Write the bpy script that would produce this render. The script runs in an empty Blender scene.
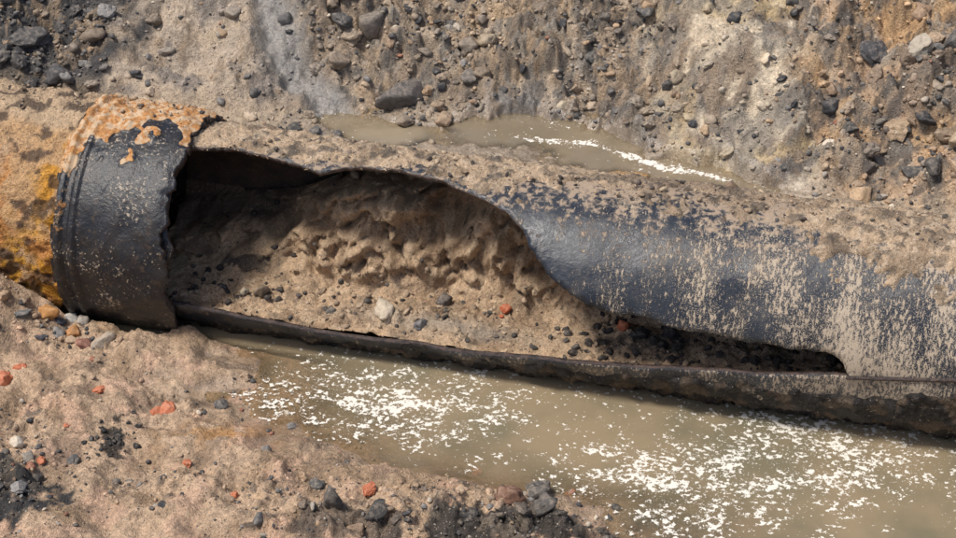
import bpy, bmesh, math, random
import numpy as np
from mathutils import Vector, noise as mn
from mathutils.geometry import delaunay_2d_cdt
rng=np.random.default_rng(7); random.seed(7)
scene=bpy.context.scene

# ------------------------------------------------------------------ noise
def h2(ix,iy,seed):
    h=(ix.astype(np.int64)*374761393+iy.astype(np.int64)*668265263+seed*1442695041)&0xffffffff
    h=((h^(h>>13))*1274126177)&0xffffffff
    h=((h^(h>>15))*2246822519)&0xffffffff
    return ((h^(h>>16))&0xffffff)/float(0xffffff)
def vn(x,y,seed=0):
    ix=np.floor(x);iy=np.floor(y);fx=x-ix;fy=y-iy
    ix=ix.astype(np.int64);iy=iy.astype(np.int64)
    def g(dx,dy):
        t=h2(ix+dx,iy+dy,seed)*2*np.pi
        return np.cos(t)*(fx-dx)+np.sin(t)*(fy-dy)
    u=fx**3*(fx*(fx*6-15)+10);v=fy**3*(fy*(fy*6-15)+10)
    return ((g(0,0)*(1-u)+g(1,0)*u)*(1-v)+(g(0,1)*(1-u)+g(1,1)*u)*v)*1.5
def fbm(x,y,sc,octv=4,seed=0,gain=.5):
    x=np.asarray(x,float)*sc;y=np.asarray(y,float)*sc
    t=0;amp=1
    for o in range(octv):
        t=t+amp*vn(x+o*17.3,y-o*9.1,seed+o);amp*=gain;x=x*2.03;y=y*2.03
    return t
def billow(x,y,sc,octv=3,seed=0):
    x=np.asarray(x,float)*sc;y=np.asarray(y,float)*sc
    t=0;amp=1
    for o in range(octv):
        t=t+amp*(np.abs(vn(x+o*7.3,y-o*5.1,seed+o))*2-.6);amp*=.5;x=x*2.1;y=y*2.1
    return t
def clods(x,y,sc,frac,seed=0):
    """embedded lumps: (height scaled by lump size, lump id 0..1)"""
    x=np.asarray(x,float);y=np.asarray(y,float)
    wx=x*sc+.5*vn(x*sc*1.7,y*sc*1.7,seed+50)+.2*vn(x*sc*5,y*sc*5,seed+52);wy=y*sc+.5*vn(x*sc*1.7,y*sc*1.7,seed+51)+.2*vn(x*sc*5,y*sc*5,seed+53)
    ix=np.floor(wx).astype(np.int64);iy=np.floor(wy).astype(np.int64)
    H=np.zeros(np.shape(wx));ID=np.zeros(np.shape(wx))
    for dx in (-1,0,1):
        for dy in (-1,0,1):
            jx=ix+dx;jy=iy+dy
            on=h2(jx,jy,seed)<frac
            r=.25+.45*h2(jx,jy,seed+1)
            cx=jx+.2+.6*h2(jx,jy,seed+2);cy=jy+.2+.6*h2(jx,jy,seed+3)
            asp=.75+.5*h2(jx,jy,seed+5)
            d2=(((wx-cx)*asp)**2+((wy-cy)/asp)**2)/(r*r)
            hh=np.where(on,np.clip(1-d2,0,1)**.7*r,0)
            m=hh>H;H=np.where(m,hh,H);ID=np.where(m,h2(jx,jy,seed+4),ID)
    return H,ID
def ss(e0,e1,x):
    t=np.clip((x-e0)/(e1-e0),0,1);return t*t*(3-2*t)
def blob(x,y,cx,cy,rx,ry,ang=0):
    c,s=math.cos(ang),math.sin(ang)
    dx=x-cx;dy=y-cy
    return np.exp(-(((dx*c+dy*s)/rx)**2+((-dx*s+dy*c)/ry)**2))

# ------------------------------------------------------------------ pipe frame
TH=math.atan(.239); A=(math.cos(TH),-math.sin(TH)); B=(math.sin(TH),math.cos(TH)); C0=(0,.07)
R=.51
def to_sb(x,y):
    return (x-C0[0])*A[0]+(y-C0[1])*A[1],(x-C0[0])*B[0]+(y-C0[1])*B[1]
def from_sb(s,b):
    return C0[0]+s*A[0]+b*B[0],C0[1]+s*A[1]+b*B[1]
def cylpt(s,phi,r):
    b=-np.cos(phi)*r
    x,y=from_sb(s,b)
    return x,y,np.sin(phi)*r

ZW=-.42; ZP=.272
# ------------------------------------------------------------------ terrain height + colour
def shore(y):
    return np.interp(y,[-3.5,-2.2,-1.53,-1.3,-1.22,-1.15,-1.05,-.89,-.55,-.2,-.11,.09,.3],
                     [1.5,.9,.56,.44,.34,0.,-.45,-.82,-1.2,-1.2,-1.22,-1.55,-1.9])
chan=[(-1.3,1.9),(-1.15,1.61),(-.97,1.27),(-.72,.99),(-.41,.84)]
def seg_dist(x,y,pts):
    d=np.full(np.shape(x),9.)
    for (x0,y0),(x1,y1) in zip(pts[:-1],pts[1:]):
        vx,vy=x1-x0,y1-y0;L=vx*vx+vy*vy
        t=np.clip(((x-x0)*vx+(y-y0)*vy)/L,0,1)
        d=np.minimum(d,np.hypot(x-x0-t*vx,y-y0-t*vy))
    return d
def puddle(x,y):
    x=x+fbm(x,y,5,3,7)*.06;y=y+fbm(x,y,6,3,8)*.06
    return np.maximum.reduce([blob(x,y,.2,.88,.48,.2),blob(x,y,.58,.72,.4,.22,-.5),blob(x,y,1.1,.45,.55,.12,-.35),blob(x,y,-.45,.86,.34,.11)*.8])
def terr(x,y,full=False):
    s,b=to_sb(x,y)
    # front
    d=x-shore(y)+fbm(x,y,1.7,3,11)*.28+fbm(x,y,7,2,12)*.05
    d=d-2.2*np.maximum(0,x-4.5)
    land=np.clip(-d,0,3)
    zf=ZW+np.where(d<0,.05*ss(0,.35,land)+.05*land,-.12*np.clip(d,0,1.1))
    landm=ss(-.02,.3,-d)
    f1,i1=clods(x,y,9,.3,201);f2,i2=clods(x,y,24,.35,211)
    fm=.15+.85*ss(.0,.35,fbm(x,y,2.,3,141))
    zf=zf+landm*(fbm(x,y,2.2,3,21)*.05+fbm(x,y,6,3,22)*.03+billow(x,y,24,3,23)*.006+f1*.065*fm+f2*.028*fm)
    zf=zf+.22*blob(x,y,-2.75,.02,.42,.26)+.1*blob(x,y,-2.35,.05,.3,.12)
    rub=np.clip(blob(x,y,.12,-1.58,.5,.22)+blob(x,y,-2.3,-1.4,.35,.25)+.6*blob(x,y,-.6,-1.55,.4,.16),0,1)
    g1,j1=clods(x,y,12,.85,221)
    zf=zf+rub*(.05+g1*.10+.03*fbm(x,y,14,3,24))
    zf=np.where(y<-3.1,zf+1.3*ss(-3.1,-5.2,y),zf)
    zf=np.maximum(zf,-.62)
    # back
    yf=np.interp(x,[-4,-3,-1.6,-.9,-.12,.5,.75,1.13,1.5,3,6],[1.6,1.35,1.05,1.0,1.03,.97,.78,.5,.3,-.1,-.8])
    t=y-yf
    zb=.30+.53*np.maximum(t,0)-.03*np.clip(-t,0,.5)
    rough=ss(-.08,.2,t)
    smooth=np.clip(ss(.9,1.2,x)*ss(1.75,1.5,x)+ss(-2.2,-2.0,x)*ss(-1.1,-1.25,x),0,1)
    cd=seg_dist(x+fbm(x,y,4,2,37)*.05,y,chan)
    cm=ss(.15,.05,cd)
    k=rough*(1-.55*smooth)*(1-.85*cm)
    ys=y*1.12
    c1,b1=clods(x,ys,4.6,.5,301);c2,b2=clods(x,ys,11,.5,311);c3,b3=clods(x,ys,27,.5,321)
    zb=zb+fbm(x,y,1.3,2,31)*.13*rough
    zb=zb+k*(fbm(x,y,3.2,4,32,.5)*.095+c1*.13+c2*.062+c3*.024-.025)
    zb=zb+(billow(x,y,45,2,35)*.003+fbm(x,y,12,2,36)*.008)
    zb=zb-.08*cm+.02*cm*fbm(x,y,9,3,38)
    pm=puddle(x,y)
    zb=zb-.085*ss(.3,.7,pm)
    top=1.9
    zb=top-np.log1p(np.exp(np.clip((top-zb)*6,-30,30)))/6
    Rt=.47+.08*ss(-1.45,-1.6,s)
    m_back=ss(Rt+.05,Rt-.02,b)
    m_front=ss(-Rt+.02,-Rt+.12,b)
    z=np.where(b>0,zb*(1-m_back)+(-.64)*m_back,zf*(1-m_front)+(-.64)*m_front)
    if not full: return z
    # ---------------- colours
    n1=fbm(x,y,3,4,41);n2=fbm(x,y,9,4,42);n3=fbm(x,y,30,3,43)
    def c(*v): return np.array(v)[None,None,:]
    def mix(c0,c1,m): return c0*(1-m[...,None])+c1*m[...,None]
    col=np.broadcast_to(c(.49,.35,.235),x.shape+(3,)).copy()
    col=mix(col,c(.34,.235,.15),ss(-.1,.5,n1))
    col=mix(col,c(.55,.36,.25),ss(.1,.6,fbm(x,y,5,3,44))*.7)
    col=mix(col,c(.21,.15,.105),ss(.15,.5,fbm(x,y,6,4,50))*.65)
    col=mix(col,c(.42,.21,.065),np.clip(blob(x,y,-1.2,-.85,.25,.09,.2)+blob(x,y,-1.75,.02,.2,.05),0,1)*ss(-.3,.2,n2)*.8)
    col=mix(col,c(.045,.043,.042),ss(.35,.6,blob(x,y,-2.3,-1.45,.45,.28)+n2*.4))
    col=mix(col,c(.03,.028,.027),ss(.45,.6,blob(x,y,-1.72,-.93,.08,.12,.3)+n2*.5)*.9)
    col=mix(col,c(.065,.055,.047),ss(.35,.6,blob(x,y,.12,-1.58,.5,.20)+n2*.35))
    col=mix(col,c(.10,.08,.065),ss(.45,.7,blob(x,y,-.6,-1.55,.4,.16)+n2*.4)*.8)
    col=mix(col,c(.20,.16,.12),rub*(j1>.55)*(g1>.1)*.7)
    col=mix(col,c(.12,.1,.085),landm*fm*(i2>.8)*(f2>.1)*.7)
    wet=ss(ZW+.06,ZW+.005,z)*.85
    col=mix(col,col*.62,wet)
    kb=np.broadcast_to(c(.28,.215,.155),x.shape+(3,)).copy()
    kb=mix(kb,c(.42,.33,.24),ss(-.1,.4,n1))
    kb=mix(kb,c(.12,.11,.10),ss(.0,.4,n2+.5*fbm(x,y,2,2,45))*.8)
    xx=x+n1*.25
    beige=ss(-2.25,-2.0,xx)*ss(-1.0,-1.2,xx)
    kb=mix(kb,c(.46,.37,.28),beige*ss(-.5,.1,n2)*.9)
    kb=mix(kb,c(.20,.175,.155),beige*ss(.0,.35,fbm(x,y,4,4,51))*.75)
    dark=ss(-1.9,-2.1,xx)*ss(.95,1.1,y)
    kb=mix(kb,c(.07,.066,.064),dark)
    cream=ss(.85,1.15,xx)*ss(2.0,1.6,xx)
    kb=mix(kb,c(.60,.50,.37),cream*ss(-.45,.1,n1+n2*.5))
    kb=mix(kb,c(.55,.41,.21),cream*ss(.1,.4,fbm(x,y,2.5,3,46))*.5)
    kb=mix(kb,c(.25,.22,.185),cream*ss(.08,.4,fbm(x,y,4,4,47))*.7)
    orange=ss(1.6,1.95,xx)
    kb=mix(kb,c(.45,.31,.20),orange*ss(-.5,.1,n2)*.9)
    kb=mix(kb,c(.46,.28,.13),orange*ss(.05,.45,fbm(x,y,3,3,48))*.6)
    kb=mix(kb,c(.10,.088,.08),orange*ss(.05,.3,fbm(x,y,5,4,49))*.85)
    kb=mix(kb,c(.50,.36,.22),blob(x,y,.1,1.65,.6,.3)*ss(-.2,.2,n2)*.7)
    for H,ID,amt in ((c1,b1,.5),(c2,b2,.55),(c3,b3,.5)):
        on=ss(.02,.2,H)*amt*rough*(1-.6*smooth)*(1-cm)
        tint=np.where((ID<.28)[...,None],np.array([.085,.08,.076]),np.where((ID<.45)[...,None],np.array([.26,.235,.20]),np.where((ID<.6)[...,None],np.array([.38,.27,.17]),kb*1.1)))
        kb=mix(kb,tint,on)
    cmm=cm*ss(.7,.9,y)
    kb=mix(kb,c(.29,.27,.245),cmm*.85)
    shelf=ss(.12,-.05,t)
    kb=mix(kb,c(.42,.33,.235),shelf*.7)
    kb=mix(kb,c(.48,.27,.09),shelf*ss(.5,.7,blob(x,y,.8,.40,.45,.12,-.3)+n2*.3)*.7)
    wetb=np.clip(ss(.03,.3,pm)*.9+cmm*.85+shelf*ss(-.2,.2,fbm(x,y,3,3,52))*ss(-1.3,-.8,x)*ss(1.8,1.2,x)*.8,0,1)
    kb=mix(kb,kb*.66,wetb)
    back=(b>0)
    col=np.where(back[...,None],kb,col)
    wt=np.where(back,wetb,wet)
    col=col*(1+.18*n3[...,None])
    return z,np.clip(col,.01,.9),wt

def grid_mesh(name,X,Y,Z,col=None,extra=None,keep=None,mat=None,smooth=True):
    nu,nv=X.shape
    co=np.stack([X,Y,Z],-1).reshape(-1,3)
    i=np.arange(nu*nv).reshape(nu,nv)
    q=np.stack([i[:-1,:-1],i[1:,:-1],i[1:,1:],i[:-1,1:]],-1).reshape(-1,4)
    if keep is not None:
        q=q[keep.reshape(-1)]
        used=np.zeros(len(co),bool);used[q.reshape(-1)]=True
        remap=np.cumsum(used)-1
        co=co[used];q=remap[q]
    else: used=np.ones(len(co),bool)
    me=bpy.data.meshes.new(name)
    me.vertices.add(len(co));me.vertices.foreach_set('co',co.astype(np.float32).ravel())
    me.loops.add(q.size);me.loops.foreach_set('vertex_index',q.astype(np.int32).ravel())
    me.polygons.add(len(q));me.polygons.foreach_set('loop_start',np.arange(0,q.size,4,dtype=np.int32))
    me.polygons.foreach_set('loop_total',np.full(len(q),4,np.int32))
    me.polygons.foreach_set('use_smooth',np.full(len(q),smooth))
    me.update(calc_edges=True)
    if col is not None:
        c4=np.concatenate([col.reshape(-1,3)[used],np.ones((used.sum(),1))],1)
        at=me.color_attributes.new(name='Col',type='FLOAT_COLOR',domain='POINT');at.data.foreach_set('color',c4.astype(np.float32).ravel())
    if extra:
        for k,v in extra.items():
            at=me.attributes.new(name=k,type='FLOAT',domain='POINT');at.data.foreach_set('value',v.reshape(-1)[used].astype(np.float32))
    ob=bpy.data.objects.new(name,me);scene.collection.objects.link(ob)
    if mat: me.materials.append(mat)
    return ob

# ------------------------------------------------------------------ material helpers
class M:
    def __init__(s,name):
        s.m=bpy.data.materials.new(name);s.m.use_nodes=True;s.t=s.m.node_tree;s.t.nodes.clear()
        s.out=s.n('ShaderNodeOutputMaterial');s.b=s.n('ShaderNodeBsdfPrincipled')
        s.l(s.b.outputs[0],s.out.inputs[0])
    def n(s,k,**kw):
        nd=s.t.nodes.new(k)
        for a,v in kw.items(): setattr(nd,a,v)
        return nd
    def l(s,a,b): s.t.links.new(a,b)
    def put(s,sock,v):
        if hasattr(v,'is_linked') or hasattr(v,'links'): s.l(v,sock)
        else: sock.default_value=v
    def attr(s,name,o='Color'): return s.n('ShaderNodeAttribute',attribute_name=name).outputs[o]
    def noise(s,vec,scale,detail=4,rough=.6,dist=0):
        nd=s.n('ShaderNodeTexNoise');s.l(vec,nd.inputs['Vector']);nd.inputs['Scale'].default_value=scale
        nd.inputs['Detail'].default_value=detail;nd.inputs['Roughness'].default_value=rough;nd.inputs['Distortion'].default_value=dist
        return nd.outputs[0]
    def ramp(s,v,a,b):
        nd=s.n('ShaderNodeMapRange');nd.interpolation_type='SMOOTHSTEP';s.l(v,nd.inputs[0])
        s.put(nd.inputs[1],a);s.put(nd.inputs[2],b);return nd.outputs[0]
    def rng(s,v,a,b,c,d):
        nd=s.n('ShaderNodeMapRange');s.l(v,nd.inputs[0])
        for i,k in enumerate((a,b,c,d)): nd.inputs[i+1].default_value=k
        return nd.outputs[0]
    def math(s,op,a,b=0.):
        nd=s.n('ShaderNodeMath',operation=op);s.put(nd.inputs[0],a);s.put(nd.inputs[1],b);return nd.outputs[0]
    def mix(s,f,a,b,mode='MIX'):
        nd=s.n('ShaderNodeMix',data_type='RGBA',blend_type=mode);s.put(nd.inputs[0],f)
        for sk,v in ((nd.inputs[6],a),(nd.inputs[7],b)):
            if isinstance(v,tuple): v=tuple(v)+(1,) if len(v)==3 else v
            s.put(sk,v)
        return nd.outputs[2]
    def scale(s,c,k):
        comb=s.n('ShaderNodeCombineColor')
        for i in range(3): s.l(k,comb.inputs[i])
        return s.mix(1.,c,comb.outputs[0],'MULTIPLY')
    def bump(s,h,strength=.5,dist=.01,nrm=None):
        nd=s.n('ShaderNodeBump');s.l(h,nd.inputs['Height']);nd.inputs['Strength'].default_value=strength;nd.inputs['Distance'].default_value=dist
        return nd.outputs[0]
    def obj(s): return s.n('ShaderNodeTexCoord').outputs['Object']
    def uv(s,sx=1,sy=1):
        mp=s.n('ShaderNodeMapping');s.l(s.n('ShaderNodeTexCoord').outputs['UV'],mp.inputs[0]);mp.inputs['Scale'].default_value=(sx,sy,1);return mp.outputs[0]

def grit(name,wetattr=True,rough=.92,amt=.9):
    m=M(name);P=m.obj();col=m.attr('Col')
    n1=m.noise(P,70,4,.7);n2=m.noise(P,260,2,.7)
    k=m.math('MULTIPLY',m.rng(n1,.3,.7,.62,1.38),m.rng(n2,.3,.7,.72,1.28))
    c=m.scale(col,k)
    v=m.n('ShaderNodeTexVoronoi');m.l(P,v.inputs['Vector']);v.inputs['Scale'].default_value=105
    sp=m.n('ShaderNodeSeparateColor');m.l(v.outputs['Color'],sp.inputs[0])
    g1=m.math('MULTIPLY',m.math('GREATER_THAN',sp.outputs[0],.92),m.ramp(v.outputs['Distance'],.5,.3))
    g2=m.math('MULTIPLY',m.math('GREATER_THAN',sp.outputs[1],.95),m.ramp(v.outputs['Distance'],.45,.25))
    c=m.mix(m.math('MULTIPLY',g1,.7),c,(.06,.05,.045));c=m.mix(m.math('MULTIPLY',g2,.5),c,(.58,.49,.39))
    m.l(c,m.b.inputs['Base Color'])
    m.b.inputs['Specular IOR Level'].default_value=.3
    hb=m.math('ADD',n1,m.math('MULTIPLY',n2,.45))
    hb=m.math('ADD',hb,m.math('MULTIPLY',m.ramp(v.outputs['Distance'],.6,.1),.25))
    if wetattr:
        wet=m.attr('wet','Fac')
        m.l(m.rng(wet,0,1,rough,.2),m.b.inputs['Roughness'])
        m.l(m.rng(wet,0,1,.3,.7),m.b.inputs['Specular IOR Level'])
        hb=m.math('MULTIPLY',hb,m.rng(wet,0,1,1,.3))
    else: m.b.inputs['Roughness'].default_value=rough
    m.l(m.bump(hb,amt,.013),m.b.inputs['Normal'])
    return m.m
def mat_stone(name='stone',rough=.75,rockn=.35):
    m=M(name);P=m.obj();col=m.attr('Col')
    n1=m.noise(P,45,4,.65);n2=m.noise(P,220,2,.7)
    k=m.math('MULTIPLY',m.rng(n1,.3,.7,.65,1.35),m.rng(n2,.3,.7,.8,1.2))
    c=m.scale(col,k)
    g=m.n('ShaderNodeNewGeometry');sx=m.n('ShaderNodeSeparateXYZ');m.l(g.outputs['Normal'],sx.inputs[0])
    du=m.math('MULTIPLY',m.ramp(sx.outputs[2],.2,.9),m.ramp(n1,.45,.65))
    c=m.mix(m.math('MULTIPLY',du,rockn),c,(.38,.3,.22))
    m.l(c,m.b.inputs['Base Color']);m.b.inputs['Roughness'].default_value=rough
    m.l(m.bump(m.math('ADD',n1,m.math('MULTIPLY',n2,.4)),.8,.01),m.b.inputs['Normal'])
    return m.m
def mat_pipe():
    m=M('bitumen_coated_steel');U=m.uv();Us=m.uv(1.,.36)
    sep=m.n('ShaderNodeSeparateXYZ');m.l(U,sep.inputs[0]);s_=sep.outputs[0];w_=sep.outputs[1]
    nb=m.noise(U,3.5,4,.6);nf=m.noise(Us,75,4,.66);nm=m.noise(Us,4.5,5,.65);nf2=m.noise(U,170,2,.6);nl=m.noise(U,20,6,.72,.3)
    base=m.mix(m.ramp(nb,.35,.65),(.011,.016,.026),(.022,.028,.038))
    base=m.mix(m.ramp(m.noise(Us,9,5,.7),.5,.72),base,(.045,.038,.032))
    right=m.rng(s_,.5,2.2,0,1);low=m.rng(w_,.6,.0,0,1)
    dens=m.math('ADD',m.math('MULTIPLY',right,.11),m.math('MULTIPLY',nm,.62))
    dens=m.math('ADD',dens,m.math('MULTIPLY',m.math('MULTIPLY',low,right),.05))
    a=m.math('ADD',nf,dens)
    spk=m.ramp(a,.91,.99)
    a2=m.math('ADD',nf2,dens);spk2=m.ramp(a2,.94,1.0)
    up=m.rng(w_,.36,.85,0,.28)
    film=m.ramp(m.math('ADD',m.math('ADD',nl,m.math('ADD',up,m.math('MULTIPLY',right,.03))),m.math('MULTIPLY',nm,.35)),.83,.95)
    thin=m.ramp(m.noise(U,6,6,.72),.48,.75)
    c=m.mix(m.math('MULTIPLY',thin,.16),base,(.30,.26,.21))
    c=m.mix(m.math('MULTIPLY',spk,.8),c,(.46,.37,.27))
    c=m.mix(m.math('MULTIPLY',spk2,.65),c,(.48,.40,.31))
    c=m.mix(m.math('MULTIPLY',film,.85),c,(.36,.27,.19))
    m.l(c,m.b.inputs['Base Color'])
    d=m.math('MAXIMUM',m.math('MAXIMUM',spk,spk2),film)
    rgh=m.math('ADD',m.rng(nb,.35,.65,.30,.42),m.math('MULTIPLY',m.rng(nf,.3,.7,-.5,.5),.14))
    rgh=m.math('ADD',rgh,m.math('MULTIPLY',thin,.2))
    m.l(m.math('MAXIMUM',rgh,m.math('MULTIPLY',d,.9)),m.b.inputs['Roughness'])
    m.b.inputs['Specular IOR Level'].default_value=.5
    h=m.math('ADD',m.math('MULTIPLY',d,.5),m.math('MULTIPLY',nl,1.0))
    h=m.math('ADD',h,m.math('MULTIPLY',nb,2.));h=m.math('ADD',h,m.math('MULTIPLY',nf2,.2))
    m.l(m.bump(h,.55,.007),m.b.inputs['Normal'])
    return m.m
def mat_rust_dark(name,c1,c2,rough=.6,sc=12):
    m=M(name);P=m.obj();n=m.noise(P,sc,5,.7);n2=m.noise(P,sc*8,3,.7)
    c=m.mix(m.ramp(n,.35,.65),c1,c2);c=m.mix(m.ramp(n2,.58,.75),c,(.18,.13,.09))
    m.l(c,m.b.inputs['Base Color']);m.b.inputs['Roughness'].default_value=rough
    m.l(m.bump(m.math('ADD',n,m.math('MULTIPLY',n2,.4)),.9,.012),m.b.inputs['Normal'])
    return m.m
def mat_collar():
    m=M('collar_paint');P=m.obj();k=m.attr('rust','Fac')
    n=m.noise(P,9,6,.72);n2=m.noise(P,60,4,.7);n3=m.noise(P,22,4,.6)
    f=m.ramp(m.math('ADD',k,m.math('MULTIPLY',m.math('SUBTRACT',n,.5),1.2)),.45,.54)
    r=m.mix(m.ramp(n2,.3,.7),(.27,.11,.035),(.52,.27,.10))
    r=m.mix(m.ramp(n3,.45,.58),r,(.50,.36,.23))
    pt=m.mix(m.ramp(n,.4,.6),(.010,.012,.017),(.020,.018,.018))
    pt=m.mix(m.ramp(n3,.55,.68),pt,(.05,.036,.027))
    pt=m.mix(m.math('MULTIPLY',m.ramp(m.math('ADD',n2,m.math('MULTIPLY',m.noise(P,5,3),.45)),.84,.90),.8),pt,(.42,.34,.25))
    m.l(m.mix(f,pt,r),m.b.inputs['Base Color'])
    m.l(m.mix(f,m.mix(n2,(.24,.24,.24),(.48,.48,.48)),(.92,.92,.92)),m.b.inputs['Roughness'])
    m.l(m.bump(m.math('ADD',m.math('MULTIPLY',n,1.2),m.math('ADD',m.math('MULTIPLY',f,.8),m.math('MULTIPLY',n2,.5))),.7,.010),m.b.inputs['Normal'])
    return m.m
def mat_water(name,colr,k=14.,rip=.04,bias=0.):
    m=M(name);m.t.nodes.remove(m.b);P=m.obj()
    dep=m.attr('depth','Fac')
    n=m.noise(P,1.6,4,.6);n2=m.noise(P,14,3,.6)
    c=m.mix(m.ramp(n,.35,.65),colr[0],colr[1])
    hb=m.math('ADD',m.noise(P,5,2,.5),m.math('MULTIPLY',n2,.25))
    bp=m.bump(hb,rip,.05)
    df=m.n('ShaderNodeBsdfDiffuse');m.l(c,df.inputs[0])
    tr=m.n('ShaderNodeBsdfTransparent');tr.inputs[0].default_value=(.95,.91,.82,1)
    body=m.n('ShaderNodeMixShader')
    al=m.math('SUBTRACT',1.,m.math('POWER',2.718,m.math('MULTIPLY',dep,-k)))
    al=m.math('MINIMUM',m.math('ADD',al,.10),1.)
    m.l(al,body.inputs[0]);m.l(tr.outputs[0],body.inputs[1]);m.l(df.outputs[0],body.inputs[2])
    gl=m.n('ShaderNodeBsdfGlossy');gl.inputs['Roughness'].default_value=.05;m.l(bp,gl.inputs['Normal'])
    fr=m.n('ShaderNodeFresnel');fr.inputs[0].default_value=1.38;m.l(bp,fr.inputs['Normal'])
    mx=m.n('ShaderNodeMixShader');m.l(fr.outputs[0],mx.inputs[0]);m.l(body.outputs[0],mx.inputs[1]);m.l(gl.outputs[0],mx.inputs[2])
    fo=m.attr('foam','Fac')
    mp=m.n('ShaderNodeMapping');m.l(P,mp.inputs[0]);mp.inputs['Rotation'].default_value=(0,0,.6);mp.inputs['Scale'].default_value=(.9,1.1,1)
    Q=mp.outputs[0]
    f1=m.noise(Q,40,4,.62,.1);f2=m.noise(Q,7,4,.7,.2);f3=m.noise(Q,130,2,.55);f4=m.noise(Q,2.2,2,.5)
    a=m.math('ADD',f1,m.math('MULTIPLY',f2,.7));a=m.math('ADD',a,m.math('MULTIPLY',fo,.20));a=m.math('ADD',a,m.math('MULTIPLY',f3,.2))
    a=m.math('ADD',a,m.math('MULTIPLY',f4,.2))
    fm=m.ramp(a,1.275-bias,1.31-bias)
    a2=m.math('ADD',f3,m.math('MULTIPLY',fo,.15));a2=m.math('ADD',a2,m.math('MULTIPLY',f2,.40));fm2=m.math('MULTIPLY',m.ramp(a2,.975-bias,1.01-bias),.75)
    fm=m.math('MAXIMUM',fm,fm2)
    fd=m.n('ShaderNodeBsdfPrincipled');fd.inputs['Base Color'].default_value=(.76,.72,.64,1);fd.inputs['Roughness'].default_value=.6
    m.l(m.bump(a,.4,.006),fd.inputs['Normal'])
    m2=m.n('ShaderNodeMixShader');m.l(m.math('MULTIPLY',fm,.92),m2.inputs[0]);m.l(mx.outputs[0],m2.inputs[1]);m.l(fd.outputs[0],m2.inputs[2])
    m.l(m2.outputs[0],m.out.inputs[0])
    return m.m

SOIL=grit('soil');STONE=mat_stone();CLOD=mat_stone('clod_soil',.95,.2);PIPE=mat_pipe()
INNER=mat_rust_dark('inner_rust',(.03,.022,.018),(.07,.045,.03))
RIM=mat_rust_dark('cut_rim',(.022,.017,.017),(.085,.055,.045),.35,20)
COLLAR=mat_collar();CRUST=grit('dried_sand',False,.93,.9);RUSTP=grit('rusty_dirt',False,.9,1.)

# ------------------------------------------------------------------ ground
def axis(lo,hi,st,far):
    core=np.arange(lo,hi+1e-6,st);g=[];d=st;p=hi
    while p<far: d*=1.22;p+=d;g.append(p)
    g2=[];d=st;p=lo
    while p>-far: d*=1.22;p-=d;g2.append(p)
    return np.array(g2[::-1]+list(core)+g)
gx=axis(-2.9,2.9,.0085,70);gy=axis(-1.7,1.95,.0085,70)
X,Y=np.meshgrid(gx,gy,indexing='ij')
Z,COLR,WET=terr(X,Y,True)
ground=grid_mesh('ground',X,Y,Z,COLR,{'wet':WET},mat=SOIL)

# ------------------------------------------------------------------ water
wx=axis(-1.9,3.0,.03,4.2);wx=wx[(wx>-2.4)&(wx<8)];wy=axis(-1.8,.4,.03,3.2);wy=wy[wy<.6]
X,Y=np.meshgrid(wx,wy,indexing='ij')
dep=np.clip(ZW-terr(X,Y),0,1)
s_,b_=to_sb(X,Y)
fo=(1.0*blob(X,Y,-.75,-.5,.6,.3,-.35)+.8*blob(X,Y,-.15,-.60,.45,.26)+.6*blob(X,Y,.1,-.3,.8,.14,-.2)
    +.8*blob(X,Y,1.2,-1.05,.9,.3,-.15)+.75*blob(X,Y,1.9,-.85,.7,.3)+.7*blob(X,Y,.75,-1.35,.6,.3)+.35*blob(X,Y,1.3,-.6,.9,.18,-.2))
fo=np.clip(fo,0,1)
muddy_water=grid_mesh('muddy_water',X,Y,np.full(X.shape,ZW),None,{'depth':dep,'foam':fo},keep=(b_[:-1,:-1]<-.25),
    mat=mat_water('muddy_water',((.31,.24,.15),(.195,.172,.112)),10.,.04,.0))
su=np.arange(-1.1,2.2,.02);bu=np.arange(.455,1.25,.02)
S,Bb=np.meshgrid(su,bu,indexing='ij');X,Y=from_sb(S,Bb)
dep=np.clip(ZP-terr(X,Y),0,1)
fo=1.3*np.clip(blob(X,Y,.45,.78,.3,.03,-.2)+blob(X,Y,.85,.6,.25,.03,-.6)+blob(X,Y,1.15,.46,.22,.03,-.4),0,1)
puddle_ob=grid_mesh('puddle',X,Y,np.full(X.shape,ZP),None,{'depth':dep,'foam':fo},
    mat=mat_water('puddle_water',((.33,.26,.175),(.25,.205,.14)),14.,.04,.03))

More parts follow.
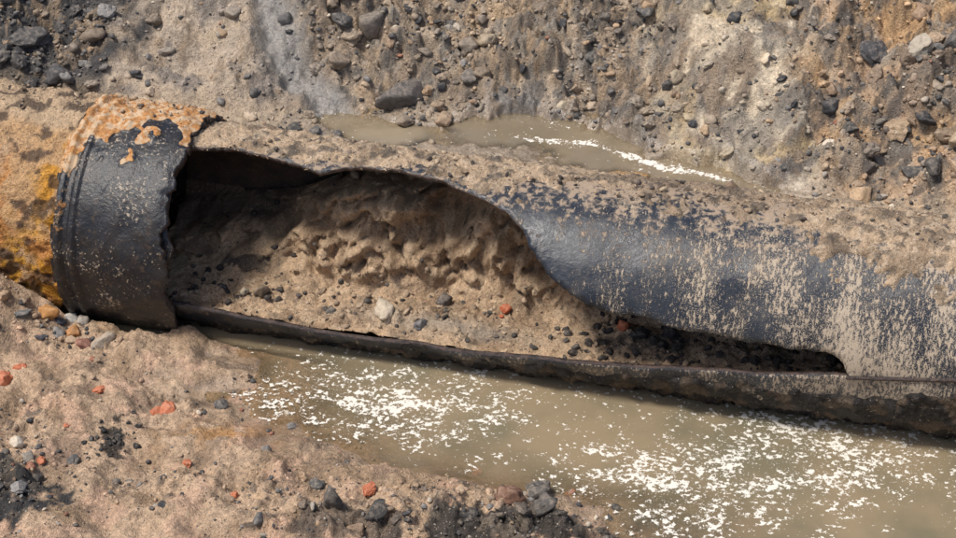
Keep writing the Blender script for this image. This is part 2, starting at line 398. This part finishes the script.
# ------------------------------------------------------------------ the cut pipe
hole=[(-1.48,80),(-1.35,85),(-1.22,86),(-1.05,83),(-.88,79),(-.77,75),(-.7,80),(-.59,84),(-.39,86),(-.17,82),(.04,73),(.18,65),(.29,54),(.35,45),(.41,36),(.5,29),(.58,23),(.71,19),(.8,17),(.95,17),(1.09,13),(1.23,14),(1.37,12),(1.54,12),(1.65,12),(1.79,12),(1.86,8),(1.89,0),
 (1.58,-5),(1.11,-13),(.52,-22),(-.04,-29),(-.55,-30),(-1.07,-26),(-1.33,-22),(-1.56,-18),(-1.50,2),(-1.44,18),(-1.48,29),(-1.48,46),(-1.49,61)]
hp=[(s,math.radians(f)*R) for s,f in hole]
dense=[];nH=len(hp);acc=0
for i in range(nH):
    p0=np.array(hp[i]);p1=np.array(hp[(i+1)%nH]);L=np.linalg.norm(p1-p0);k=max(1,int(L/.014))
    lower=(27<=i<=34)
    for j in range(k):
        q=p0+(p1-p0)*j/k;acc+=L/k
        jit=(mn.fractal(Vector((acc*9,1.3,0)),1,2,3)*.015+mn.noise(Vector((acc*45,7.,0)))*.008)*(.4 if lower else 1.)
        nrm=np.array([-(p1-p0)[1],(p1-p0)[0]])/max(L,1e-6)
        dense.append(q+nrm*jit)
dense=np.array(dense)
def inpoly(px,py,poly):
    r=np.zeros(np.shape(px),bool);n=len(poly);j=n-1
    for i in range(n):
        xi,yi=poly[i];xj,yj=poly[j]
        cnd=((yi>py)!=(yj>py))
        xc=(xj-xi)*(py-yi)/(yj-yi+1e-12)+xi
        r^=cnd&(px<xc);j=i
    return r
ss_=np.concatenate([np.arange(-1.75,2.5,.028),np.arange(2.5,7.5,.1)])
nph=112;ph=np.linspace(-math.pi,math.pi,nph+1)
GS,GP=np.meshgrid(ss_,ph*R,indexing='ij')
GS=GS.ravel();GP=GP.ravel()
dmin=np.full(len(GS),9.)
for q in dense: dmin=np.minimum(dmin,np.hypot(GS-q[0],GP-q[1]))
keepm=(~inpoly(GS,GP,dense))&(dmin>.012)
GS=GS[keepm];GP=GP[keepm]
verts=[Vector((float(a),float(b))) for a,b in dense]+[Vector((float(a),float(b))) for a,b in zip(GS,GP)]
edges=[(i,(i+1)%len(dense)) for i in range(len(dense))]
vo,eo,fc,_,_,_=delaunay_2d_cdt(verts,edges,[],0,1e-5)
vo=np.array([(v.x,v.y) for v in vo]);tri=np.array([f for f in fc if len(f)==3])
cen=vo[tri].mean(1);tri=tri[~inpoly(cen[:,0],cen[:,1],dense)]
p0,p1,p2=vo[tri[:,0]],vo[tri[:,1]],vo[tri[:,2]]
ar=(p1[:,0]-p0[:,0])*(p2[:,1]-p0[:,1])-(p1[:,1]-p0[:,1])*(p2[:,0]-p0[:,0])
tri=tri[np.abs(ar)>1e-9];ar=ar[np.abs(ar)>1e-9];tri[ar<0]=tri[ar<0][:,::-1]
def dent(s,w):
    return fbm(s,np.cos(w/R),2.2,3,61)*.007+fbm(s+5,np.sin(w/R)*1.,3,2,62)*.005
rr=R+dent(vo[:,0],vo[:,1])
px_,py_,pz_=cylpt(vo[:,0],vo[:,1]/R,rr)
me=bpy.data.meshes.new('pipe_wall');me.from_pydata(list(zip(px_.tolist(),py_.tolist(),pz_.tolist())),[],tri.tolist())
ul=me.uv_layers.new(name='UVMap');li=np.zeros(len(me.loops),np.int32);me.loops.foreach_get('vertex_index',li)
ul.data.foreach_set('uv',vo[li].astype(np.float32).ravel())
bm=bmesh.new();bm.from_mesh(me);bmesh.ops.remove_doubles(bm,verts=bm.verts,dist=1e-4);bm.to_mesh(me);bm.free()
for p in me.polygons:p.use_smooth=True
for mt in (PIPE,INNER,RIM): me.materials.append(mt)
pipe_wall=bpy.data.objects.new('pipe_wall',me);scene.collection.objects.link(pipe_wall)
sd=pipe_wall.modifiers.new('thick','SOLIDIFY');sd.thickness=.022;sd.offset=-1;sd.material_offset=1;sd.material_offset_rim=2;sd.use_even_offset=False
pipe=bpy.data.objects.new('cut_open_pipe',None);scene.collection.objects.link(pipe);pipe_wall.parent=pipe

def holetop(s): return np.interp(s,[h[0] for h in hole[:28]],[h[1] for h in hole[:28]])
def mixc(c0,c1,m): return c0*(1-m[...,None])+np.array(c1)*m[...,None]
# sand crust on top of pipe
cs=np.arange(-1.62,3.6,.009);cp=np.radians(np.arange(40,150,1.0))
S,P=np.meshgrid(cs,cp,indexing='ij');deg=np.degrees(P);w=P*R
edge=np.interp(S,[-1.6,-1.3,-.2,.05,.3,.6,1.0,1.45,1.58,1.70,1.94,2.3,2.8,3.6],[70,76,78,78,86,92,93,90,78,66,57,54,70,90])
wob=fbm(S,w,5,4,71)*20+fbm(S,w,22,3,72)*9
m_=ss(-7,9,deg-edge+wob)
q1,id1=clods(S,w,16,.3,401);q2,id2=clods(S,w,34,.45,411)
thk=-.012+m_*(.022+.012*fbm(S,w,8,3,73)+.005*billow(S,w,30,3,74)+q1*.022+q2*.014)+.014*blob(S,deg,-1.3,115,.4,25)
ht=holetop(S);inr=(S>-1.47)&(S<1.87)
thk=np.where(inr,thk-.02*ss(4,-1,deg-ht),thk)
rad=R+dent(S,w)+thk
x,y,z=cylpt(S,P,rad)
n1=fbm(S,w,4,4,75);n2=fbm(S,w,16,3,76)
cc=np.broadcast_to(np.array([.47,.345,.23]),S.shape+(3,)).copy()
cc=mixc(cc,(.31,.225,.15),ss(-.1,.4,n1));cc=mixc(cc,(.54,.42,.30),ss(.05,.4,n2)*.7)
cc=mixc(cc,(.18,.135,.10),ss(.4,.9,S)*ss(1.7,1.3,S)*.5)
cc=mixc(cc,(.07,.06,.05),ss(.25,.45,fbm(S,w,7,3,77))*.55)
cc=mixc(cc,(.08,.07,.06),((id1<.2)&(q1>.08))*.7);cc=mixc(cc,(.09,.08,.07),((id2<.2)&(q2>.08))*.7)
kf=(thk>-.006)
kq=(kf[:-1,:-1]|kf[1:,:-1]|kf[1:,1:]|kf[:-1,1:])
hs=(S[:-1,:-1]+S[1:,1:])/2;hw=(w[:-1,:-1]+w[1:,1:])/2
crust=grid_mesh('sand_crust',x,y,z,cc,None,keep=kq&~inpoly(hs,hw,dense),mat=CRUST);crust.parent=pipe

# collar
cs=np.arange(-2.06,-1.455,.008);cp=np.radians(np.linspace(-180,180,361))
S,P=np.meshgrid(cs,cp,indexing='ij');w=P*.58
prof=np.interp(S,[-2.06,-2.04,-2.035,-2.005,-2.0,-1.965,-1.96,-1.93,-1.925,-1.90,-1.70,-1.54,-1.50,-1.46],
                 [.575,.577,.598,.599,.578,.578,.594,.594,.578,.577,.585,.583,.580,.572])
edgej=fbm(w*1,w*0+2.,6,3,81)*.030+fbm(w,w*0,26,2,82)*.012
S2=S+edgej*ss(-1.7,-1.47,S)
rad=prof+fbm(S*1,np.sin(P)*.6+np.cos(P)*.5,6,3,83)*.008
topm=ss(60,80,np.degrees(P)+fbm(S,w,6,3,84)*34-14*ss(-1.9,-1.5,S))*ss(195,160,np.degrees(P))
rad=rad+topm*(.012+.014*fbm(S,w,12,3,85)+.006*billow(S,w,30,2,86))-.02*ss(-1.56,-1.47,S)*topm
x,y,z=cylpt(S2,P,rad)
rust=np.clip(1.0*topm+.52*ss(-1.93,-2.0,S)*ss(-40,50,np.degrees(P))+.16*ss(-10,-50,np.degrees(P))+.22*ss(-1.53,-1.46,S),0,1)
collar=grid_mesh('coupling_collar',x,y,z,None,{'rust':rust},mat=COLLAR);collar.data.materials.append(RIM);collar.parent=pipe
sd=collar.modifiers.new('t','SOLIDIFY');sd.thickness=.05;sd.offset=-1;sd.material_offset_rim=1;sd.use_even_offset=False

# rusty left length
cs=np.concatenate([np.arange(-7,-3.2,.08),np.arange(-3.2,-2.03,.009)]);cp=np.radians(np.linspace(-180,180,361))
S,P=np.meshgrid(cs,cp,indexing='ij');w=P*.57;deg=np.degrees(P)
rad=.572+fbm(S,w,3,3,91)*.018+fbm(S,w,10,3,92)*.014+billow(S,w,28,3,93)*.006
q1,id1=clods(S,w,12,.45,421);rad=rad+q1*.028
rad=rad+ss(60,100,deg)*ss(175,140,deg)*.018
rad=rad-.04*ss(20,-10,deg)*ss(-.1,.3,fbm(S,w,5,3,94))
x,y,z=cylpt(S,P,rad)
n1=fbm(S,w,3.5,4,95);n2=fbm(S,w,12,4,96)
cc=np.broadcast_to(np.array([.50,.31,.16]),S.shape+(3,)).copy()
cc=mixc(cc,(.48,.20,.05),ss(-.1,.35,n1)*.85);cc=mixc(cc,(.50,.36,.23),ss(50,85,deg+n1*30))
cc=mixc(cc,(.58,.29,.035),ss(30,5,deg+n1*30)*ss(-.3,.2,n2)*.95)
cc=mixc(cc,(.58,.27,.03),ss(-2.2,-2.1,S)*ss(80,60,deg)*ss(-.1,.2,fbm(S,w,6,3,98))*.9)
cc=mixc(cc,(.05,.035,.03),ss(.15,.4,fbm(S,w,8,4,97))*.8)
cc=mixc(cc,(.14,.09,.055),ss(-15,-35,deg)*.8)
left=grid_mesh('rusty_pipe_length',x,y,z,cc,None,mat=RUSTP);left.parent=pipe

def tube(name,pts,r,mat,seg=8,jit=.3):
    V=[];F=[]
    for i,(p,rr_) in enumerate(zip(pts,r)):
        p=np.array(p);d=np.array(pts[min(i+1,len(pts)-1)])-np.array(pts[max(i-1,0)]);d=d/np.linalg.norm(d)
        u=np.cross(d,(0,0,1));u/=np.linalg.norm(u);v=np.cross(u,d)
        for k in range(seg):
            t=2*math.pi*k/seg;q=p+(u*math.cos(t)+v*math.sin(t))*rr_*(1+random.uniform(-jit,jit)*.5);V.append(tuple(q))
    for i in range(len(pts)-1):
        for k in range(seg):
            F.append((i*seg+k,i*seg+(k+1)%seg,(i+1)*seg+(k+1)%seg,(i+1)*seg+k))
    me=bpy.data.meshes.new(name);me.from_pydata(V,[],F)
    for p in me.polygons:p.use_smooth=True
    me.materials.append(mat);o=bpy.data.objects.new(name,me);scene.collection.objects.link(o);return o
sv=np.arange(1.88,5,.03);pts=[]
for s in sv:
    f=math.radians(np.interp(s,[1.88,2.37,5],[-1,7,14]))
    x,y,z=cylpt(s,f,R+.003);pts.append((float(x),float(y),float(z)))
seam=tube('seam_weld',pts,[.010]*len(pts),RIM);seam.parent=pipe

# tar/mud layer under the pipe
cs=np.arange(-1.4,3.6,.011);cp=np.radians(np.arange(-75,5,1.5))
S,P=np.meshgrid(cs,cp,indexing='ij');w=P*R;deg=np.degrees(P)
edge=np.interp(S,[-1.4,-.5,.3,1.0,1.9,2.4,3.6],[-40,-42,-34,-25,-11,-4,-2])
m_=ss(6,-6,deg-edge+fbm(S,w,6,4,101)*12)
thk=-.014+m_*(.030+.02*fbm(S,w,7,3,102)+.01*billow(S,w,22,3,103))
x,y,z=cylpt(S,P,R+thk);kf=thk>-.006;kq=(kf[:-1,:-1]|kf[1:,:-1]|kf[1:,1:]|kf[:-1,1:])
cc=np.broadcast_to(np.array([.022,.02,.019]),S.shape+(3,)).copy();cc=mixc(cc,(.09,.065,.045),ss(.05,.45,fbm(S,w,9,3,104)))
mudl=grid_mesh('tar_mud_layer',x,y,z,cc,None,keep=kq,mat=grit('wet_tar_mud',False,.35,.7));mudl.parent=pipe

# ------------------------------------------------------------------ sand inside the pipe
su=np.arange(-1.75,2.1,.0085);bu=np.arange(-.468,.469,.0075)
S,Bb=np.meshgrid(su,bu,indexing='ij')
def sand3(S,Bb):
    fl=-.255+.085*ss(.5,1.4,S)+fbm(S,Bb,3,3,111)*.02+fbm(S,Bb,12,3,112)*.010+billow(S,Bb,32,2,113)*.004
    e1,k1=clods(S,Bb,10,.35,431);e2,k2=clods(S,Bb,26,.3,441)
    fl=fl+e1*.045+e2*.018
    top=np.interp(S,[-1.75,-1.4,-1.1,-.9,-.65,.25,.5,.75,1.2,2.1],[-.12,-.07,-.01,.10,.23,.24,.16,-.04,-.10,-.06])
    b0=-.06+fbm(S,S*0,2.5,3,114)*.09;gentle=ss(-.85,-1.15,S)
    t=ss(0,1,(Bb-b0)/(.32+.2*gentle))
    t=np.clip(t+.22*fbm(S,Bb*1.2,4,3,115)*ss(0,.25,t)*ss(1.1,.6,t),0,1.1)
    z=fl+(top-fl)*t
    st=ss(.02,.25,t)*(1-gentle*.3)
    g=(z+.3)*1.1+Bb*.6+fbm(S,Bb,2.5,2,118)*.12
    u1,v1=clods(S,g,4.6,.85,451);u2,v2=clods(S,g,12,.4,461);u3,v3=clods(S,g,28,.35,471)
    push=st*(u1*.22+u2*.05+u3*.02+fbm(S,g*1.2,3,5,116,.5)*.09-.05)
    return z+push*.35,Bb-push*.95
def sandz(S,Bb): return sand3(S,Bb)[0]
Zs,Bn=sand3(S,Bb);lim=np.sqrt(np.maximum(.474**2-np.clip(Bn,-.47,.47)**2,1e-6));low=(Zs<-lim)&(Bb<-.2)
Zs=np.clip(Zs,-lim,lim);lw=low[:-1,:-1]&low[1:,1:]
x,y=from_sb(S,Bn)
n1=fbm(S,Bb,3.5,4,121);n2=fbm(S,Bb,14,3,122)
cc=np.broadcast_to(np.array([.47,.33,.21]),S.shape+(3,)).copy()
cc=mixc(cc,(.33,.225,.14),ss(-.1,.4,n1));cc=mixc(cc,(.54,.405,.27),ss(.05,.4,n2)*.6)
cc=mixc(cc,(.19,.135,.09),ss(.2,.5,fbm(S,Bb,6,4,123))*.6)
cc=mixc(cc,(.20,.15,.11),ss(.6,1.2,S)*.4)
cc=mixc(cc,(.28,.25,.21),blob(S,Bb,-.1,-.25,.5,.07)*.6)
cc=mixc(cc,(.05,.045,.04),ss(.42,.6,blob(S,Bb,-1.25,.02,.15,.08)+blob(S,Bb,.9,-.2,.3,.1)*.8+n2*.4)*.75)
cc=mixc(cc,(.07,.055,.045),ss(.1,.3,Bb)*ss(-.95,-1.2,S)*.7)  # shade of the back left recess, painted into the sand colour
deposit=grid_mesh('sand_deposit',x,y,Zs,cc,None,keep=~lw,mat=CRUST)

# ------------------------------------------------------------------ stones
def base_shapes(sub,n,rough,ang):
    out=[]
    for k in range(n):
        bm=bmesh.new();bmesh.ops.create_icosphere(bm,subdivisions=sub,radius=1)
        off=Vector((k*13.7,k*5.1,0))
        for v in bm.verts:
            d=1+rough*mn.noise(v.co*1.1+off)+rough*.6*mn.noise(v.co*2.6+off)+ang*.5*mn.noise(v.co*6+off)
            v.co*=d
        if ang>0.01:
            for j in range(6):
                nn=Vector((random.gauss(0,1),random.gauss(0,1),random.gauss(0,1))).normalized();h=random.uniform(.55,.85)
                for v in bm.verts:
                    q=v.co.dot(nn)
                    if q>h: v.co-=nn*(q-h)*.9
        bm.verts.ensure_lookup_table()
        out.append((np.array([v.co[:] for v in bm.verts]),np.array([[v.index for v in f.verts] for f in bm.faces])));bm.free()
    return out
PEB1=base_shapes(1,8,.35,0.);PEB2=base_shapes(2,12,.4,.12);PEB3=base_shapes(3,8,.5,.3)
def stones(name,pos,rad,cols,mat,flatf=.5,sink=.3,shapes=None,parent=None):
    VV=[];FF=[];CC=[];SM=[];o=0
    for i in range(len(rad)):
        sh=shapes or (PEB1 if rad[i]<.007 else PEB2 if rad[i]<.03 else PEB3)
        v,f=sh[rng.integers(len(sh))]
        sc=np.array([rng.uniform(.8,1.35),rng.uniform(.7,1.1),rng.uniform(.5,.9)])*rad[i]
        a_,b_,c_=rng.uniform(0,6.28),rng.normal(0,.35),rng.normal(0,.35)
        Rz=np.array([[math.cos(a_),-math.sin(a_),0],[math.sin(a_),math.cos(a_),0],[0,0,1]])
        Rx=np.array([[1,0,0],[0,math.cos(b_),-math.sin(b_)],[0,math.sin(b_),math.cos(b_)]])
        Ry=np.array([[math.cos(c_),0,math.sin(c_)],[0,1,0],[-math.sin(c_),0,math.cos(c_)]])
        q=(v*sc)@(Rz@Rx@Ry).T+np.array(pos[i])+np.array([0,0,sc[2]*(1-sink*2)*.6])
        VV.append(q);FF.append(f+o);o+=len(v);CC.append(np.repeat(np.array(cols[i])[None],len(v),0));SM.append(np.full(len(f),rng.random()>flatf))
    V=np.concatenate(VV);F=np.concatenate(FF);Cc=np.concatenate(CC);Sm=np.concatenate(SM)
    me=bpy.data.meshes.new(name);me.vertices.add(len(V));me.vertices.foreach_set('co',V.astype(np.float32).ravel())
    me.loops.add(F.size);me.loops.foreach_set('vertex_index',F.astype(np.int32).ravel())
    me.polygons.add(len(F));me.polygons.foreach_set('loop_start',np.arange(0,F.size,3,dtype=np.int32));me.polygons.foreach_set('loop_total',np.full(len(F),3,np.int32))
    me.polygons.foreach_set('use_smooth',Sm);me.update(calc_edges=True)
    at=me.color_attributes.new(name='Col',type='FLOAT_COLOR',domain='POINT');at.data.foreach_set('color',np.concatenate([Cc,np.ones((len(V),1))],1).astype(np.float32).ravel())
    me.materials.append(mat);ob=bpy.data.objects.new(name,me);scene.collection.objects.link(ob)
    if parent: ob.parent=parent
    return ob
PAL=np.array([(.045,.045,.048),(.07,.068,.065),(.11,.105,.10),(.2,.19,.18),(.34,.30,.25),(.25,.17,.11),(.38,.26,.16),(.5,.43,.34),(.30,.13,.08)])
def scatter(n,xr,yr,rmin,rmax,pw,pal_w,dens,soilfrac=.3):
    x=rng.uniform(*xr,n);y=rng.uniform(*yr,n);k=rng.random(n)<dens(x,y);x=x[k];y=y[k]
    z,col,wt=terr(x[None],y[None],True);z=z[0];col=col[0]
    u=rng.random(len(x));r=rmin*(1-u*(1-(rmin/rmax)**pw))**(-1/pw)
    pw_=np.array(pal_w,float);pw_/=pw_.sum();ci=rng.choice(len(PAL),len(x),p=pw_)
    c=PAL[ci]*rng.uniform(.75,1.25,(len(x),1))
    sf=rng.random(len(x))<soilfrac
    c=np.where(sf[:,None],col*rng.uniform(.8,1.25,(len(x),1)),c)
    ok=z>ZW-.03
    s,b=to_sb(x,y);ok&=(np.abs(b)>.5+.08*(s<-1.4))&~((b>0)&(puddle(x,y)>.42))
    return [(x[i],y[i],z[i]) for i in range(len(x)) if ok[i]],r[ok],c[ok]
def dback(x,y):
    t=y-np.interp(x,[-3,-1.6,-.9,-.12,.5,.75,1.13,1.5,3],[1.35,1.05,1.0,1.03,.97,.78,.5,.3,-.1])
    d=.4+.6*ss(.0,.3,fbm(x,y,2.3,3,131))
    d=d*(1-.75*ss(-2.15,-2.0,x)*ss(-1.0,-1.2,x))*(1-.6*ss(.9,1.1,x)*ss(1.8,1.6,x))
    d=np.where(x<-2.1,1.,d)
    d=d*(1-.9*ss(.15,.08,seg_dist(x,y,chan)))
    return d*ss(-.35,.1,t)
p_,r_,c_=scatter(15000,(-2.9,2.9),(.1,2.1),.0065,.065,1.7,[5,4,3,2,1.4,2,2,1.,.3],dback,.6)
stones('gravel',p_,r_,c_,STONE,.5)
def dfront(x,y):
    d=.10+.5*ss(.1,.45,fbm(x,y,2.,3,141))+blob(x,y,-2.1,-.1,.35,.12)+blob(x,y,.1,-1.55,.5,.22)*2+blob(x,y,-2.35,-1.4,.45,.35)*1.8+blob(x,y,-.6,-1.5,.5,.2)*1.2+blob(x,y,-2.5,.1,.3,.2)
    return d
p_,r_,c_=scatter(9500,(-2.9,.9),(-1.75,.3),.0035,.042,1.75,[4,3,2,1.5,1.2,1,1,1,.5],dfront,.5)
stones('gravel',p_,r_,c_,STONE,.4)
n=90;x=rng.normal(-1.72,.045,n);y=rng.normal(-.93,.1,n);x+=(y+.93)*.3;z=terr(x[None],y[None])[0]
stones('tar_crumbs',list(zip(x,y,z)),.004+rng.random(n)**4*.016,[(.02,.02,.021)]*n,STONE,.8,.3)
n=1500;s=rng.uniform(-2.9,2.5,n);f=np.radians(rng.normal(100,14,n));rr_=rng.uniform(.002,.004,n)+rng.random(n)**8*.014
Rl=np.where(s<-1.47,.60,.525);x,y,z=cylpt(s,f,Rl)
ok=(np.degrees(f)>np.where((s<1.6),84,60))&(np.degrees(f)<135)
c=np.array([(.06,.05,.045),(.34,.25,.17),(.42,.32,.22),(.14,.11,.09),(.26,.19,.13)])[rng.choice(5,n)]
stones('dirt_crumbs',[(x[i],y[i],z[i]) for i in range(n) if ok[i]],rr_[ok],c[ok],CLOD,.4,.3,None,pipe)
n=2000;s=rng.uniform(-1.6,1.85,n);b=rng.uniform(-.42,.38,n);b[:1100]=rng.uniform(-.42,0,1100);z,bn=sand3(s,b);rr_=.0028+rng.random(n)**5*.020
lim=np.sqrt(.45**2-np.clip(b,-.44,.44)**2);ok=np.abs(z)<lim;x,y=from_sb(s,bn)
c=np.array([(.05,.045,.04),(.34,.25,.17),(.40,.3,.21),(.10,.085,.075),(.26,.19,.13),(.36,.27,.18)])[rng.choice(6,n)]
dk=(s>.55)&(rng.random(n)<.6);c[dk]=(.035,.03,.028);rr_[dk]*=1.4
dk=(s<-1.0)&(rng.random(n)<.4);c[dk]=(.035,.03,.028)
stones('sand_crumbs',[(x[i],y[i],z[i]) for i in range(n) if ok[i]],rr_[ok],c[ok],CLOD,.4,.3,None,deposit)

def rock(name,x,y,r,col,z=None,flat=0.,mat=STONE,sink=.25):
    if z is None: z=float(terr(np.array([[x]]),np.array([[y]]))[0,0])
    return stones(name,[(x,y,z)],[r],[col],mat,1. if flat else 0.,sink,PEB3)
for (x,y,r,c) in [(-.40,1.14,.14,(.12,.105,.095)),(-.19,.98,.065,(.38,.27,.18)),(-.22,1.08,.04,(.3,.22,.15)),(-1.2,1.12,.035,(.07,.07,.07)),
    (2.08,1.0,.07,(.06,.06,.065)),(2.28,.86,.09,(.38,.33,.26)),(2.5,.9,.10,(.09,.085,.08)),(1.9,.55,.055,(.07,.065,.06)),(2.45,.4,.11,(.42,.32,.21)),(2.2,.3,.06,(.08,.075,.07)),(2.0,1.35,.09,(.1,.095,.09)),(2.35,1.2,.08,(.3,.2,.13)),(2.15,.6,.08,(.35,.25,.16)),(2.6,.65,.09,(.07,.065,.065)),(2.55,1.3,.12,(.09,.085,.08)),
    (.62,1.3,.05,(.1,.095,.09)),(.05,1.45,.06,(.38,.3,.21)),(-.6,1.55,.09,(.2,.17,.14)),(1.75,1.45,.05,(.35,.26,.18)),(2.5,1.55,.10,(.10,.095,.09)),(.45,1.08,.035,(.5,.42,.3)),(.75,1.5,.06,(.4,.32,.22)),(-.05,1.25,.05,(.16,.14,.12)),(-2.3,1.3,.09,(.07,.068,.07)),(-2.5,1.5,.1,(.09,.085,.08)),
    (-1.9,-.16,.065,(.38,.31,.24)),(-2.12,-.12,.04,(.2,.19,.18)),(-2.3,-.08,.045,(.15,.15,.15)),(-2.02,-.02,.035,(.36,.32,.27)),(-1.98,-.2,.04,(.3,.14,.1)),(-2.2,-.02,.05,(.42,.2,.06)),(-2.08,.02,.03,(.45,.42,.38)),(-2.2,-.17,.03,(.08,.08,.09)),(-2.05,-.1,.035,(.42,.2,.07)),(-2.13,-.03,.035,(.06,.07,.09)),
    (-1.25,-.62,.04,(.10,.095,.09)),(-.93,-.62,.022,(.5,.45,.38)),(-1.0,-.95,.035,(.16,.15,.14)),(-.65,-1.46,.055,(.12,.105,.09)),(-.45,-1.52,.06,(.05,.048,.046)),(.3,-1.45,.06,(.1,.09,.08)),(-.05,-1.48,.055,(.05,.048,.045)),(-.62,-1.05,.02,(.09,.09,.09)),(.27,-1.24,.06,(.10,.09,.08)),(.36,-1.16,.035,(.2,.18,.15)),(.12,-1.2,.04,(.06,.055,.05))]:
    rock('rock',x,y,r,c,flat=(r>.05 and rng.random()<.5),sink=.35)
rock('rock',.14,-1.34,.07,(.19,.10,.065),flat=0)
for (x,y,r) in [(-1.50,-.68,.045),(-.50,-1.30,.04),(-2.32,-.5,.055),(-1.56,-.64,.03),(-1.35,-1.1,.025),(-2.0,-1.2,.03),(-1.85,-.55,.03),(-2.25,-.42,.03),(-1.95,-.85,.02),(-1.1,-1.35,.025),(.0,-.98,.03)]:
    rock('brick_fragment',x,y,r,(.48,.15,.07),flat=1,sink=.5)
for (x,y,r,c) in [(-.48,-.05,.062,(.5,.42,.32)),(-.29,-.14,.042,(.16,.16,.165)),(-1.11,.12,.05,(.2,.15,.10)),(-.17,.07,.045,(.12,.10,.085)),(.14,-.05,.03,(.45,.12,.05)),(.12,-.10,.02,(.45,.12,.05)),(.8,-.28,.05,(.04,.038,.036)),(.95,-.3,.06,(.035,.03,.03)),(.72,-.22,.04,(.42,.12,.05)),(-1.33,.2,.03,(.05,.05,.05)),(-1.2,.1,.028,(.3,.25,.18)),(-.75,-.02,.03,(.1,.09,.08)),(.45,-.2,.03,(.08,.07,.06))]:
    s,b=to_sb(x,y);z=float(sandz(np.array([s]),np.array([b]))[0]);rock('pebble',x,y,r,c,z,0,sink=.2)

# ------------------------------------------------------------------ light, sky, camera
sun_dir=Vector((-.46,-.20,1.0)).normalized()
el=math.asin(sun_dir.z);az=math.atan2(sun_dir.x,sun_dir.y)
w=bpy.data.worlds.new('World');scene.world=w;w.use_nodes=True;nt=w.node_tree
sk=nt.nodes.new('ShaderNodeTexSky');sk.sky_type='NISHITA';sk.sun_disc=False;sk.sun_elevation=el;sk.sun_rotation=az;sk.dust_density=3
nt.links.new(sk.outputs[0],nt.nodes['Background'].inputs[0]);nt.nodes['Background'].inputs[1].default_value=.13
ld=bpy.data.lights.new('sun','SUN');ld.energy=3.7;ld.angle=math.radians(12);ld.color=(1,.95,.88)
lo=bpy.data.objects.new('sun',ld);scene.collection.objects.link(lo);lo.rotation_euler=(-sun_dir).to_track_quat('-Z','Y').to_euler()
cd=bpy.data.cameras.new('camera');cam=bpy.data.objects.new('camera',cd);scene.collection.objects.link(cam)
p=math.radians(35);cam.location=(0,-9.3*math.cos(p),9.3*math.sin(p));cam.rotation_euler=(math.radians(90)-p,0,0)
cd.lens=69.75;cd.sensor_width=36;cd.clip_end=300
scene.camera=cam
scene.view_settings.view_transform='Standard';scene.view_settings.look='None';scene.view_settings.exposure=0
